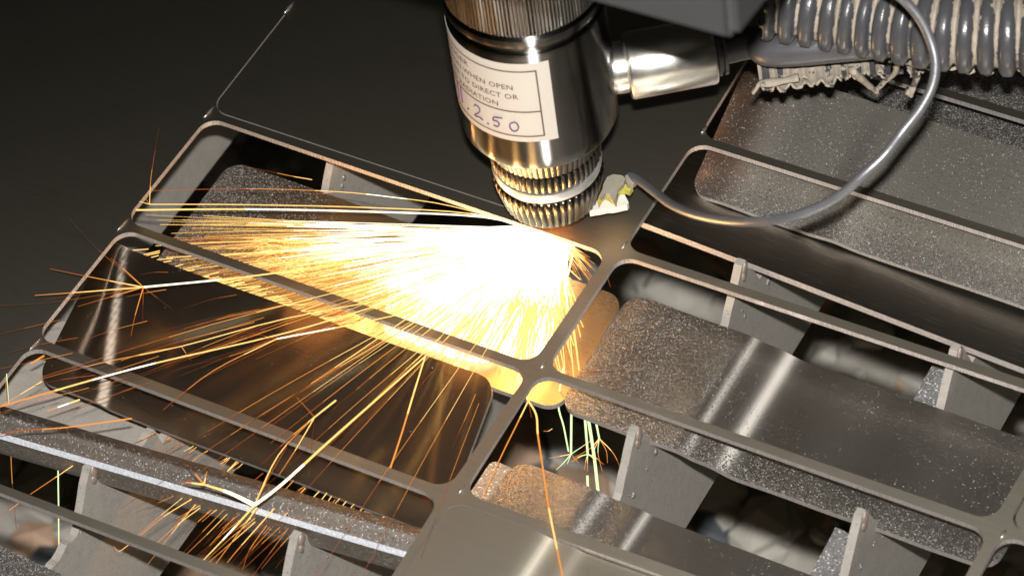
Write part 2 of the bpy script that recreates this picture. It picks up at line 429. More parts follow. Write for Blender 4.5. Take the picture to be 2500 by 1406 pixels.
# ------------------------------------------------------------------ cut parts
def part_mesh(name, c, mat, label, w=None, r=.05, th=TH, deform=None, NA=72, NB=20, edge=None, cat='cut metal part', group='cut-out metal parts'):
    """c: TL,TR,BR,BL 3D corners. b runs from bottom (0) to top; uv = metres along (a,b)"""
    TL, TR, BR, BL = [Vector(x) for x in c]
    W = ((TR - TL).length + (BR - BL).length) / 2; Hh = ((TL - BL).length + (TR - BR).length) / 2
    av = [];
    for i in range(8): av.append(r * (1 - math.cos(i / 8 * math.pi / 2)))
    k = NA - 16
    av += [r + (W - 2 * r) * i / k for i in range(k + 1)]
    av += [W - x for x in reversed(av[:8])]
    V = []; UV = []
    def P(a, b):
        fa, fb = a / W, b / Hh
        p = (BL * (1 - fa) + BR * fa) * (1 - fb) + (TL * (1 - fa) + TR * fa) * fb
        n = ((BR - BL).cross(TL - BL)).normalized()
        if deform: p = p + n * deform(a, b, W, Hh)
        return p, n
    rows = []
    for a in av:
        e = min(a, W - a); inset = 0 if e >= r else r - math.sqrt(max(0, r * r - (r - e) ** 2))
        rows.append([(a, inset + (Hh - 2 * inset) * j / NB) for j in range(NB + 1)])
    na = len(rows); nb = NB + 1
    for side in (0, 1):
        for rw in rows:
            for a, b in rw:
                p, n = P(a, b); V.append(p - n * th * side); UV.append((a, b))
    F = []; fm = []
    off = na * nb
    for i in range(na - 1):
        for j in range(NB):
            q = (i * nb + j, (i + 1) * nb + j, (i + 1) * nb + j + 1, i * nb + j + 1)
            F.append(q); fm.append(0)
            F.append(tuple(x + off for x in reversed(q))); fm.append(0)
    ring = [i * nb for i in range(na)] + [(na - 1) * nb + j for j in range(1, nb)] + [i * nb + NB for i in range(na - 2, -1, -1)] + [j for j in range(NB - 1, 0, -1)]
    for i in range(len(ring)):
        a, b = ring[i], ring[(i + 1) % len(ring)]
        base = len(V)
        for q in (a + off, b + off, b, a): V.append(V[q]); UV.append(UV[q])
        F.append((base, base + 1, base + 2, base + 3)); fm.append(1)
    o = mesh_obj(name, V, F, [mat, edge or M_edge], uvs=UV, fmat=fm, smooth=True)
    o.data.set_sharp_from_angle(angle=math.radians(40))
    tag(o, label, cat, group)
    return o
def bumpf(a, c, w): return math.exp(-((a - c) / w) ** 2)

# pieces still flush in the sheet, separated by a hair-thin kerf
def flush(key, z, mat, label, k=.0058, deform=None):
    c = hole_c[key]; cx = sum(p[0] for p in c) / 4; cy = sum(p[1] for p in c) / 4
    cc = [(p[0] + (k if p[0] < cx else -k), p[1] + (k if p[1] < cy else -k), z) for p in c]
    return part_mesh('cut_part', cc, mat, label, r=.045, deform=deform, NA=110)
flush('M4', -.002, M_flush, 'flat pale part still flush in the sheet at the bottom centre of the picture', deform=lambda a, b, W, Hh: -.006 * math.tanh((a - .27) / .02) - .003 * math.tanh((a - .35) / .014) - .001 + .004 * max(0, a - .3) * (a < .6) + .0012 * (a >= .6))  # ripple shaped in to catch the flash as a bright band
flush('R2', -.002, M_sheet, 'part flush in its opening at the right edge, only its rounded corner in the picture')
# 1 under the first opening, bronze of the glow put into its base colour
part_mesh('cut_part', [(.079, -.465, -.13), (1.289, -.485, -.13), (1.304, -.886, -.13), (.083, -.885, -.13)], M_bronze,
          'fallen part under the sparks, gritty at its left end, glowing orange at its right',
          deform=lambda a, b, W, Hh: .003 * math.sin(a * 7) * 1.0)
# 2 under the second opening, clean, creased near its left end
def d2(a, b, W, Hh):
    cr = .20 - .15 * (b / Hh)
    return .010 * (1 - math.tanh((a - cr) / .016)) + .012 * min(1, a / max(cr, .02)) * math.exp(-max(0, a - cr) / .3) - .01 + .002 * math.sin(a * 11 + b * 4)
part_mesh('cut_part', [(-.018, -.907, -.05), (1.161, -.925, -.03), (1.177, -1.3, -.21), (.005, -1.328, -.15)], M_clean,
          'clean dark brushed part with a bright crease near its left end, beneath spark trails', deform=d2, NA=120)
# 3 curled part
def d3(a, b, W, Hh):
    t = b / Hh
    return -.058 * math.sin(math.pi * min(1, t / .68)) ** 1.5 + .014 * math.sin(math.pi * min(1, max(0, (t - .62) / .38)))
part_mesh('cut_part', [tuple(atz(-60, 975, -.155)), tuple(atz(1090, 1311, -.155)), tuple(atz(1030, 1357, .0)), tuple(atz(-90, 1030, .0))], M_p3,
          'curled gritty part standing on edge with a bright bluish lower rim, bottom left', deform=d3, NB=40, th=.015, edge=simple('bright_rim', (.55, .57, .62), rough=.4, metal=.3, var=.45, scale=150, bump=.8))
# 4
a4 = atz(175, 1395, -.135)
part_mesh('cut_part', [(a4.x - 1.21, a4.y + .06, -.135), (a4.x + .03, a4.y - .02, -.135), (a4.x + .03, a4.y - .42, -.135), (a4.x - 1.21, a4.y - .35, -.135)], M_grit,
          'gritty grey part whose rounded corner shows in the very bottom left corner')
# 5
def d5(a, b, W, Hh):  # steps shaped to turn flash light into the part's bright patch
    return -.005 * math.tanh((a - .36) / .018) - .0085 * math.tanh((a - .46) / .030) + .012 * max(0, a - .3) + .0012 * math.sin(a * 23)
part_mesh('cut_part', [(1.298, -.468, -.135), (2.498, -.5, -.135), (2.491, -.898, -.135), (1.301, -.88, -.135)], M_part5,
          'long dusty part with brown left end and bright reflection, right of the glowing part', deform=d5, NA=140)
def d6(a, b, W, Hh):  # pale shine comes from steps shaped into the part
    return -.007 * math.tanh((a - .25) / .024) - .005 * math.tanh((a - .37) / .017) + .010 * max(0, a - .2)
part_mesh('cut_part', [(1.284, -1.07, -.135), (2.489, -1.095, -.135), (2.475, -1.495, -.135), (1.27, -1.475, -.135)], M_part5,
          'brown dusty part with gritty corner and pale shine, above the flush bottom centre part', deform=d6, NA=140)
def d7(a, b, W, Hh):
    return .006 * bumpf(a, .1, .06) + .009 * bumpf(a, .42, .05) * (1 - b / Hh) + .003 * math.sin(a * 9)
part_mesh('cut_part', [(1.267, .298, -.004), (2.46, .275, -.004), (2.48, -.16, -.075), tuple(atz(1682, 470, -.08))], M_part7,
          'dusty part with a copper-brown left edge and finger smudges, lying behind the wire loop', deform=d7, NA=100)
part_mesh('cut_part', [(1.2, .085, -.155), (2.41, .04, -.16), (2.42, -.345, -.075), (1.21, -.306, -.03)], M_clean2,
          'clean dark part with a bright thick lower edge, slid beneath the smudged part', deform=lambda a, b, W, Hh: .0008 * math.sin(a * 5))
part_mesh('cut_part', [(1.45, .66, -.15), (2.66, .64, -.15), (2.66, .24, -.15), (1.45, .26, -.15)], M_grit,
          'gritty grey part under the torn hose, partly below the smudged part')
part_mesh('cut_part', [(2.6, -.95, -.14), (3.8, -.95, -.14), (3.8, -1.35, -.14), (2.6, -1.35, -.14)], M_grit,
          'gritty part beneath the right column of openings')
# lower scrap: dusty offcut bridging two slats, lower left
part_mesh('scrap_offcut', [(-.16, -1.02, -.30), (.345, -1.06, -.30), (.345, -1.40, -.30), (-.2, -1.37, -.30)], M_scrap,
          'matte grey dusty offcut lying low between the slats, left of the curled part', r=.03, group=None, cat='scrap')
sc = atz(1235, 1150, -.2)
part_mesh('scrap_offcut', [(sc.x - .05, sc.y + .02, -.2), (sc.x + .2, sc.y + .0, -.2), (sc.x + .2, sc.y - .3, -.2), (sc.x - .05, sc.y - .3, -.2)], M_slag,
          'small gritty scrap peeking out beside the brown dusty part at bottom centre', r=.02, NA=30, NB=8, group=None, cat='scrap')

# ------------------------------------------------------------------ support slats
def slat(x, teeth, label, crust=(), dips=()):
    prof = [(2.2, -.158)]                           # (y,z) top line from +y to -y
    items = [(ty, None) for ty in teeth] + [((y0 + y1) / 2, (y0, y1, zz)) for (y0, y1, zz) in dips]
    for ty, dp in sorted(items, reverse=True, key=lambda q: q[0]):
        if dp: prof += [(dp[0], -.156), (dp[0] - .015, dp[2]), (dp[1] + .015, dp[2]), (dp[1], -.156)]
        else: prof += [(ty + .075, -.158), (ty + .016, -.03), (ty + .01, -.0195), (ty - .012, -.0195), (ty - .018, -.03), (ty - .105, -.15), (ty - .12, -.158)]
    prof.append((-3.6, -.158))
    pts = []
    for i in range(len(prof) - 1):
        (y0, z0), (y1, z1) = prof[i], prof[i + 1]; n = max(1, int(abs(y1 - y0) / .02))
        for k in range(n):
            t = k / n; y = y0 + (y1 - y0) * t; z = z0 + (z1 - z0) * t
            if z < -.03: z += noise.noise(Vector((y * 22, x * 5, 0))) * .010 + max(0, noise.noise(Vector((y * 60, x * 9, 4))) - .25) * .03
            pts.append((y, z))
    pts.append(prof[-1])
    V = []; F = []
    th = .022; n = len(pts)
    for xx in (x, x - th):
        for (y, z) in pts: V.append((xx, y, z))
        for (y, z) in pts: V.append((xx, y, -.62))
    for i in range(n - 1):
        F.append((i, i + n, i + n + 1, i + 1)); F.append((i + 2 * n, i + 2 * n + 1, i + 3 * n + 1, i + 3 * n))
        F.append((i, i + 1, i + 2 * n + 1, i + 2 * n)); F.append((i + n, i + 3 * n, i + 3 * n + 1, i + n + 1))
    F += [(0, 2 * n, 3 * n, n), (n - 1, 2 * n - 1, 4 * n - 1, 3 * n - 1)]
    e = empty('support_slat', (x, 0, -.62))
    mesh_obj('slat_plate', V, F, M_slat, e)
    for ty in teeth:
        V = []; F = []
        for (yy, zz, rr) in ((ty + .001, -.040, .017), (ty - .006, -.062, .014)):
            bm = bmesh.new(); bmesh.ops.create_icosphere(bm, subdivisions=2, radius=rr)
            for v in bm.verts: v.co = Vector((v.co.x * .35, v.co.y * .8, v.co.z * 1.3)) * (1 + noise.noise(v.co * 120 + Vector((ty, 0, 0))) * .35) + Vector((x + .001, yy, zz))
            b0 = len(V); V += [v.co.copy() for v in bm.verts]; F += [tuple(b0 + v.index for v in f.verts) for f in bm.faces]; bm.free()
        o = mesh_obj('tooth_tip', V, F, M_tip, e, smooth=True)
    for (y0, y1) in crust:
        bm = bmesh.new(); box(bm, (x - .092, y1, -.27), (x - .0235, y0, -.16))
        bmesh.ops.subdivide_edges(bm, edges=bm.edges[:], cuts=7, use_grid_fill=True)
        for v in bm.verts: v.co += noise.noise_vector(v.co * 26) * .010
        bm_obj('slag_crust', bm, M_slag, e, smooth=False)
    rb = random.Random(int(x * 100) + 500); V = []; F = []
    for i in range(70):
        yy = rb.uniform(-2.2, .3); zz = -.158 - abs(rb.gauss(0, .05)); rr = rb.choice((.0025, .0035, .005, .008))
        if any(d0 > yy > d1 for d0, d1, _ in dips): continue
        bm = bmesh.new(); bmesh.ops.create_icosphere(bm, subdivisions=1, radius=rr)
        b0 = len(V); V += [Vector((v.co.x * .6, v.co.y, v.co.z * rb.uniform(.8, 2))) * (1 + .3 * noise.noise(v.co * 200 + Vector((i, 0, 0)))) + Vector((x + .0005, yy, zz)) for v in bm.verts]
        F += [tuple(b0 + v.index for v in f.verts) for f in bm.faces]; bm.free()
    o = mesh_obj('slag_beads', V, F, M_slag, e, smooth=True); o['kind'] = 'stuff'
    tag(e, label, 'support slat', 'toothed support slats under the sheet')
    return e
slat(-.83, [.26, -.34, -.94, -1.54, -2.14], 'support slat furthest left, hidden beneath the uncut sheet')
slat(-.275, [-2.1], 'support slat seen as a pale strip inside the top left opening')
slat(.37, [.26, -.34, -1.585, -2.14], 'grey toothed slat under the left openings, second pale slat from the left', dips=[(-.95, -1.335, -.23)])
slat(.96, [.26, -1.56, -2.14], 'grey slat below the bronze part, its tooth showing left of the flush bottom part', dips=[(-.95, -1.40, -.27)])
slat(1.565, [-.34, -.938, -1.54, -2.14], 'grey slat with a copper-tipped tooth, nearest to the right of the crossing ribs')
slat(2.18, [-.385, -.948, -1.55], 'grey slat with a copper-tipped tooth at the lower right of the picture', crust=[(-.35, -.78), (-.92, -1.4)])
slat(2.8, [.26, -.36, -.95, -1.55], 'slat beyond the right edge of the picture')

# ------------------------------------------------------------------ pit floor with rubble
ZF = -2.8
def grid_floor():
    N = 60; V = []; F = []
    for i in range(N + 1):
        for j in range(N + 1):
            x = -14 + 22 * i / N; y = -6 + 26 * j / N
            V.append((x, y, ZF + noise.noise(Vector((x * .8, y * .8, 0))) * .18))
    for i in range(N):
        for j in range(N): F.append((i * (N + 1) + j, (i + 1) * (N + 1) + j, (i + 1) * (N + 1) + j + 1, i * (N + 1) + j + 1))
    o = mesh_obj('ground', V, F, M_pit, smooth=True); tag(o, kind='structure')
grid_floor()
V = []; F = []; fm = []
for i in range(4200):
    x = random.uniform(-4, 4.2); y = random.uniform(-1.5, 5.5); r = random.choice((.03, .035, .05, .07, .11)) * random.uniform(.7, 1.3)
    bm = bmesh.new(); bmesh.ops.create_icosphere(bm, subdivisions=1, radius=r)
    sx, sy, sz = random.uniform(.7, 1.5), random.uniform(.7, 1.4), random.uniform(.4, .9)
    c = Vector((x, y, ZF + .05 + r * .3)); off = Vector((i, 0, 0))
    b0 = len(V)
    for v in bm.verts:
        q = v.co * (1 + .35 * noise.noise(v.co * 9 + off)); V.append(Vector((q.x * sx, q.y * sy, q.z * sz)) + c)
    mi = random.choices((0, 1, 2), (5, 2, 2))[0]
    for f in bm.faces: F.append(tuple(b0 + v.index for v in f.verts)); fm.append(mi)
    bm.free()
o = mesh_obj('rubble', V, F, M_rub, fmat=fm); tag(o, 'pale and rusty slag rubble on the pit floor far below the slats', 'rubble', kind='stuff')

# ------------------------------------------------------------------ cutting head
HX, HY = 1.064, -.42
head = empty('cutting_head', (HX, HY, .03))
tag(head, 'chrome laser cutting head with knurled rings and a white warning label', 'laser cutting head')
def lathe(name, prof, mat, parent, n=96, knurl=None, smooth=True, sharp=30):
    """prof [(r,z)...]; knurl: list of depth per profile point, with count"""
    V = []; F = []
    cnt, deps = knurl if knurl else (0, [0] * len(prof))
    for (r, z), dp in zip(prof, deps):
        for k in range(n):
            a = 2 * math.pi * k / n
            rr = r - dp * (1 - abs(math.sin(a * cnt / 2)) ** .8) if dp else r
            V.append((HX + rr * math.cos(a), HY + rr * math.sin(a), z))
    m_ = len(prof)
    for i in range(m_ - 1):
        for k in range(n):
            a, b = i * n + k, i * n + (k + 1) % n
            F.append((a, b, b + n, a + n))
    F.append(tuple(range(n))[::-1]); F.append(tuple((m_ - 1) * n + k for k in range(n)))
    return mesh_obj(name, V, F, mat, parent, smooth=smooth, sharp=sharp)
lathe('nozzle_tip', [(.012, .028), (.036, .03), (.052, .045), (.06, .07), (.075, .10), (.08, .16)], M_copper, head)
lathe('knurled_nut', [(.09, .098), (.112, .100), (.124, .112), (.139, .175), (.143, .205), (.136, .214), (.12, .216)], M_knurl, head, n=480,
      knurl=(44, [0, .003, .006, .0075, .006, .001, 0]), sharp=50)
lathe('polished_ring', [(.118, .2165), (.1385, .222), (.1415, .236), (.1385, .249), (.12, .2505)], simple('bright_ring', (.85, .85, .85), rough=.3, metal=.85, var=.1, bump=.2), head)
lathe('knurled_ring', [(.12, .251), (.137, .253), (.142, .262), (.143, .30), (.138, .31), (.12, .312)], M_knurl, head, n=480,
      knurl=(48, [0, .003, .006, .006, .003, 0]), sharp=50)
lathe('collar', [(.12, .3125), (.142, .316), (.150, .345), (.158, .385), (.15, .3935)], M_knurl, head, n=240, knurl=(60, [0, .002, .003, .001, 0]))
lathe('body_barrel', [(.15, .394), (.180, .396), (.190, .402), (.1965, .416), (.1975, .44), (.1975, .792), (.194, .80)], M_chrome, head, n=160)
lathe('groove', [(.19, .8005), (.186, .806), (.186, .818), (.19, .8235)], M_dark, head)
lathe('flange', [(.19, .824), (.1985, .828), (.2005, .838), (.1985, .85), (.19, .856)], M_dark, head, n=160)
lathe('ribbed_barrel', [(.18, .8565), (.193, .86), (.1975, .87), (.1975, 1.9)], M_dark, head, n=800,
      knurl=(130, [0, .0015, .003, .003]), sharp=60)
# clamp screws on the right of the barrel
def cyl_surf(th, z, r): return Vector((HX + r * math.cos(th), HY + r * math.sin(th), z))
RL = .1985
# label on the barrel
def label_patch(name, th0, th1, z0, z1, r, mat, parent, nseg=48, t=.0006):
    V = []; F = []
    for i in range(nseg + 1):
        th = th0 + (th1 - th0) * i / nseg
        for (rr, z) in ((r, z0), (r, z1), (r + t, z1), (r + t, z0)): V.append(cyl_surf(th, z, rr))
    for i in range(nseg):
        for k in range(4):
            a, b = i * 4 + k, i * 4 + (k + 1) % 4
            F.append((a, a + 4, b + 4, b))
    F += [(0, 1, 2, 3), (nseg * 4 + 3, nseg * 4 + 2, nseg * 4 + 1, nseg * 4)]
    return mesh_obj(name, V, F, mat, parent)
R_ = math.radians
T1 = R_(-46); T0 = R_(-198)
lab = label_patch('warning_label', T0, T1, .508, .776, .1979, M_label, head)
def lab_child(name, V, F, mat):
    o = mesh_obj(name, V, F, mat); o.parent = lab; o.matrix_parent_inverse = lab.matrix_world.inverted(); return o
def strip(th0, th1, z0, z1, mat, name='frame_line'):
    V = []; F = []; n = max(2, int(abs(th1 - th0) / R_(3)))
    for i in range(n + 1):
        th = th0 + (th1 - th0) * i / n; V += [cyl_surf(th, z0, RL + .0007), cyl_surf(th, z1, RL + .0007)]
    for i in range(n): F.append((2 * i, 2 * i + 2, 2 * i + 3, 2 * i + 1))
    lab_child(name, V, F, mat)
TR_ = T1 - .035 / .1975 * .9; TL_ = T0 + .16
strip(TL_, TR_, .7480, .7525, M_ink); strip(TL_, TR_, .6100, .6145, M_ink); strip(TL_, TR_, .5255, .5300, M_ink)
strip(TR_ - .020, TR_, .5255, .7525, M_ink)
def wrap_text(txt, th_end, z, size, mat, center=None, name='lettering', spacing=1.06, sx=1.0):
    cu = D.curves.new(name, 'FONT'); cu.body = txt; cu.size = size; cu.space_character = spacing; cu.resolution_u = 2
    cu.offset = size * .012
    o = D.objects.new(name, cu); S.collection.objects.link(o)
    dg = bpy.context.evaluated_depsgraph_get(); me = D.meshes.new_from_object(o.evaluated_get(dg))
    D.objects.remove(o)
    bm = bmesh.new(); bm.from_mesh(me); D.meshes.remove(me)
    for it in range(2):
        long_ = [e for e in bm.edges if e.calc_length() > .006]
        if long_: bmesh.ops.subdivide_edges(bm, edges=long_, cuts=1)
    xs = [v.co.x for v in bm.verts]; x1 = max(xs); x0 = min(xs)
    for v in bm.verts:
        if center is not None: th = center + (v.co.x - (x0 + x1) / 2) * sx / .1985
        else: th = th_end - (x1 - v.co.x) * sx / .1985
        v.co = cyl_surf(th, z + v.co.y, RL + .0003)
    V = [v.co.copy() for v in bm.verts]; F = [tuple(v.index for v in f.verts) for f in bm.faces]
    bm.free()
    lab_child(name, V, F, mat)
CT = R_(-126)
wrap_text('DANGER', None, .718, .024, M_ink, center=CT, sx=1.2)
wrap_text('LASER RADIATION WHEN OPEN', None, .687, .0235, M_ink, center=CT, sx=1.02)
wrap_text('AVOID EXPOSURE TO DIRECT OR', None, .6555, .0235, M_ink, center=CT, sx=1.02)
wrap_text('SCATTERED RADIATION', None, .624, .0235, M_ink, center=CT, sx=1.02)
# handwriting: pen strokes
def pen(strokes, th, z, s, mat=M_pen):
    V = []; F = []
    for st in strokes:
        pts = catmull([(x * s, y * s, 0) for x, y in st], 5)
        P3 = [cyl_surf(th + p.x / .1985, z + p.y, RL + .0006) for p in pts]
        tube_geo(V, F, P3, .0019, 5)
    lab_child('handwriting', V, F, mat)
two = [[(0, .8), (.15, 1.0), (.42, .95), (.45, .65), (.2, .3), (0, .12), (-.05, 0), (.15, .02), (.35, .1), (.6, .0)]]
five = [[(.45, .95), (.05, .85), (0, .55), (.3, .55), (.42, .3), (.25, .02), (-.05, .05)], [(.3, .95), (.75, 1.0)]]
zero = [[(.35, .9), (.05, .7), (0, .3), (.2, .02), (.5, .15), (.6, .55), (.45, .88), (.3, .88)]]
dot = [[(0, 0), (.05, .02), (.08, -.03)]]
pen(two, R_(-109), .549, .042); pen(dot, R_(-98), .545, .05); pen(five, R_(-92), .547, .036); pen(zero, R_(-79.5), .543, .036)
pen([[(0, 0), (.05, .5), (.05, 1)], [(.35, 0), (.38, .5), (.4, 1)]], R_(-131), .552, .055); pen(dot, R_(-118), .552, .05)
for z, t in ((.735, 'r'), (.655, 'o'), (.62, 'g'), (.545, 'i')): wrap_text(t, T1 - .03, z, .016, M_faint, name='faint_print')

# side connector
AZ = R_(37.3); CD = Vector((math.cos(AZ), math.sin(AZ), 0)); CZ = .512
c0 = Vector((HX, HY, CZ))
def axial(name, prof, mat, parent, n=64, base=c0, d=CD, knurl=None):
    """prof [(dist, r)]"""
    u = Vector((0, 0, 1)); s = d.cross(u).normalized(); u = s.cross(d); V = []; F = []
    for (t, r) in prof:
        for k in range(n):
            a = 2 * math.pi * k / n; V.append(base + d * t + (s * math.cos(a) + u * math.sin(a)) * r)
    for i in range(len(prof) - 1):
        for k in range(n):
            a, b = i * n + k, i * n + (k + 1) % n; F.append((a, b, b + n, a + n))
    F.append(tuple(range(n))); F.append(tuple((len(prof) - 1) * n + k for k in range(n))[::-1])
    o = mesh_obj(name, V, F, mat, parent, smooth=True, sharp=35)
    me = o.data; bm = bmesh.new(); bm.from_mesh(me); bmesh.ops.recalc_face_normals(bm, faces=bm.faces); bm.to_mesh(me); bm.free(); me.set_sharp_from_angle(angle=R_(35))
    return o
axial('connector_collar', [(.17, .055), (.19, .064), (.2, .066), (.222, .066), (.226, .062)], M_nickel, head)
axial('connector_shell', [(.2265, .06), (.228, .082), (.234, .0855), (.44, .0855), (.4455, .082), (.446, .06)], M_nickel, head)
axial('cable_boot', [(.4465, .062), (.452, .068), (.458, .068), (.46, .058), (.464, .058), (.466, .067), (.474, .067), (.477, .04)], M_cable, head)

# ------------------------------------------------------------------ cable
V = []; F = []
pts = catmull([c0 + CD * .47, c0 + CD * .55, atz(1890, 124, .53), atz(2050, 112, .56), atz(2250, 92, .6), atz(2420, 80, .62), atz(2700, 80, .62)], 14)
tube_geo(V, F, pts, .042, 28)
o = mesh_obj('cable', V, F, M_cable, smooth=True); tag(o, 'smooth black cable running from the silver connector into the torn hose', 'cable')

# ------------------------------------------------------------------ corrugated hose, split open towards its left end
def hose(name, ctrl, R, pitch, cond, parent=None, amp=.011, n=72, step=.0055, dustf=None, spread=None):
    pts = catmull(ctrl, 60)
    # resample by arc length
    L = [0]
    for i in range(1, len(pts)): L.append(L[-1] + (pts[i] - pts[i - 1]).length)
    N = int(L[-1] / step); q = []; j = 0
    for i in range(N + 1):
        s = L[-1] * i / N
        while j < len(L) - 2 and L[j + 1] < s: j += 1
        t = (s - L[j]) / max(1e-9, L[j + 1] - L[j]); q.append((pts[j].lerp(pts[j + 1], t), s))
    V = []; UV = []; F = []
    for i, (p, s) in enumerate(q):
        t = (q[min(i + 1, N)][0] - q[max(i - 1, 0)][0]).normalized()
        sx = t.cross(Vector((0, 0, 1))).normalized(); u = sx.cross(t)
        for k in range(n):
            a = 2 * math.pi * k / n                    # 0 = side facing the camera, pi/2 = up
            ph = s / pitch * 2 * math.pi + .1 * math.sin(s * 9)
            c = math.cos(ph); prof = max(-1, min(1, c * 2.0 + .5))
            r = R + amp * prof
            r *= 1 + .03 * noise.noise(Vector((s * 6, a, 3)))
            if spread: r *= spread(s, a)
            V.append(p + (sx * math.cos(a) + u * math.sin(a)) * r)
            UV.append((prof * .5 + .5, .58 + .7 * max(0, math.sin(a) - .3) + .22 * noise.noise(Vector((s * 5, a * 1.5, 7))) + (dustf(s, a) if dustf else 0)))
    for i in range(N):
        for k in range(n):
            a = 2 * math.pi * (k + .5) / n
            if cond(q[i][1], a):
                A, B = i * n + k, i * n + (k + 1) % n; F.append((A, B, B + n, A + n))
    o = mesh_obj(name, V, F, M_hose, parent, smooth=True, uvs=UV)
    md = o.modifiers.new('thickness', 'SOLIDIFY'); md.thickness = .005; md.offset = -1
    return o
ht = empty('corrugated_hose', atz(2400, 78, .6)); tag(ht, 'black corrugated hose caked with cream dust, split and torn open at its left end', 'hose')
hz = .63
HC = [atz(2760, 78, hz), atz(2600, 80, hz), atz(2440, 78, hz), atz(2280, 66, hz), atz(2120, 36, hz), atz(1980, 12, hz + .01), atz(1850, -12, hz + .02)]
Ltot = sum((HC[i + 1] - HC[i]).length for i in range(len(HC) - 1))
def ang_c(a):                                           # angle measured so that 0 = toward camera side, wraps -pi..pi
    return (a + math.pi) % (2 * math.pi) - math.pi
def cond_main(s, a):
    a = ang_c(a); left = s - (Ltot - .60)               # opening starts here
    nz = noise.noise(Vector((s * 40, a * 3, 0))) * .10 + noise.noise(Vector((s * 14, 5, 0))) * .16
    if s > Ltot - .02 + nz * .5: return False
    if left < 0: return True
    lo = -.95 + min(left / .28, 1) * 1.25 + nz * .6
    return not (-1.9 - nz < a < lo) and not (a < -1.9 + nz and a > -2.6)
hose('torn_sleeve', HC, .094, .0485, cond_main, ht, dustf=lambda s, a: .1)
# the flap hanging below the cable
def cond_flap(s, a):
    a = ang_c(a)
    nz = noise.noise(Vector((s * 22, a * 3, 9))) * .6 + noise.noise(Vector((s * 80, a * 9, 2))) * .3
    return -1.9 + nz * .8 < a < -.35 + nz * .5 and s < .43 + nz * .12 and not (.045 < s < .12 and noise.noise(Vector((s * 60, a * 6, 4))) > .05)
FC = [atz(2260, 92, .56), atz(2170, 98, .55), atz(2080, 108, .54), atz(1980, 124, .53), atz(1850, 140, .53)]
hose('torn_flap', FC, .088, .036, cond_flap, ht, amp=.007, dustf=lambda s, a: .75)
# curled shreds
def shred(P, r, name='hose_shred'):
    V = []; F = []; pts = catmull(P, 9)
    rr = [r * (1 + .35 * noise.noise(p * 40)) for p in pts]
    tube_geo(V, F, pts, rr, 9, flat=.6)
    uv = [(.3, .95 + .2 * noise.noise(v * 30)) for v in V]
    mesh_obj(name, V, F, M_hose, ht, smooth=True, uvs=uv)
shred([atz(2080, 172, .50), atz(2100, 190, .46), atz(2120, 208, .42), atz(2138, 222, .38)], .014)
shred([atz(2138, 222, .38), atz(2160, 200, .42), atz(2185, 178, .47), atz(2192, 152, .52)], .011)
shred([atz(2200, 150, .53), atz(2225, 155, .5), atz(2240, 178, .46), atz(2232, 205, .42), atz(2222, 228, .39)], .011)
shred([atz(2215, 222, .40), atz(2226, 232, .385)], .013)
shred([atz(1862, 196, .47), atz(1850, 210, .45), atz(1838, 228, .43)], .008)
shred([atz(1856, 205, .47), atz(1900, 200, .47), atz(1950, 190, .48)], .012)
for (x, y) in ((2318, 172), (2360, 180), (2405, 182), (2450, 178), (2490, 176)):
    shred([atz(x - 8, y - 16, .52), atz(x + 4, y - 3, .515), atz(x + 20, y - 8, .52)], .007)

# ------------------------------------------------------------------ thin wire and scorched sensor tab
V = []; F = []
wp = [(1536, 428, .13), (1560, 440, .15), (1600, 470, .2), (1640, 500, .27), (1700, 525, .36), (1780, 540, .45), (1850, 541, .52), (1930, 530, .58), (2000, 505, .62),
      (2060, 470, .66), (2110, 425, .70), (2160, 378, .73), (2205, 320, .76), (2250, 262, .8), (2278, 205, .84), (2284, 150, .88), (2270, 95, .92), (2245, 45, .96), (2205, 0, 1.0), (2150, -40, 1.05)]
pts = catmull([atz(*p) for p in wp], 10)
tube_geo(V, F, pts, [.0120 if i > 6 else .0102 + .0003 * i for i in range(len(pts))], 14)
o = mesh_obj('sensor_wire', V, F, M_wire, smooth=True); tag(o, 'thin grey sheathed wire looping from the scorched tab up to the hose', 'wire')
tab = empty('sensor_tab', atz(1490, 480, .12)); tag(tab, 'scorched grey and yellow ceramic tab with a white corner beside the nozzle', 'sensor tab')
def flake(name, poly, z, th, mat, sub=2, rough=.004, tilt=0):
    bm = bmesh.new(); P = [atz(x, y, z) for x, y in poly]
    vs = [bm.verts.new(p) for p in P]; f = bm.faces.new(vs)
    r = bmesh.ops.extrude_face_region(bm, geom=[f])
    for v in r['geom']:
        if isinstance(v, bmesh.types.BMVert): v.co.z -= th
    bmesh.ops.triangulate(bm, faces=bm.faces[:])
    for _ in range(sub): bmesh.ops.subdivide_edges(bm, edges=[e for e in bm.edges if e.calc_length() > .012], cuts=1)
    for v in bm.verts: v.co += noise.noise_vector(v.co * 45) * rough
    return bm_obj(name, bm, mat, tab, sharp=25)
flake('white_plate', [(1440, 516), (1452, 490), (1476, 470), (1500, 462), (1522, 466), (1527, 480), (1535, 494), (1531, 501), (1505, 506), (1480, 509), (1462, 512)], .10, .02, M_white, rough=.002)
flake('yellow_layer', [(1458, 492), (1470, 470), (1476, 445), (1500, 434), (1522, 440), (1536, 438), (1545, 456), (1537, 471), (1525, 465), (1512, 466), (1506, 480), (1502, 499), (1494, 490), (1486, 482), (1478, 479), (1466, 489), (1460, 498)], .118, .014, M_yellow, rough=.004)
flake('scorched_crust', [(1462, 478), (1474, 446), (1482, 430), (1498, 425), (1516, 430), (1526, 440), (1521, 452), (1508, 462), (1506, 478), (1502, 490), (1496, 480), (1490, 472), (1476, 470), (1468, 484)], .134, .014, M_tape, rough=.006)
flake('wire_crimp', [(1524, 430), (1540, 420), (1552, 426), (1556, 440), (1544, 447), (1530, 446)], .14, .02, M_tape, rough=.004)

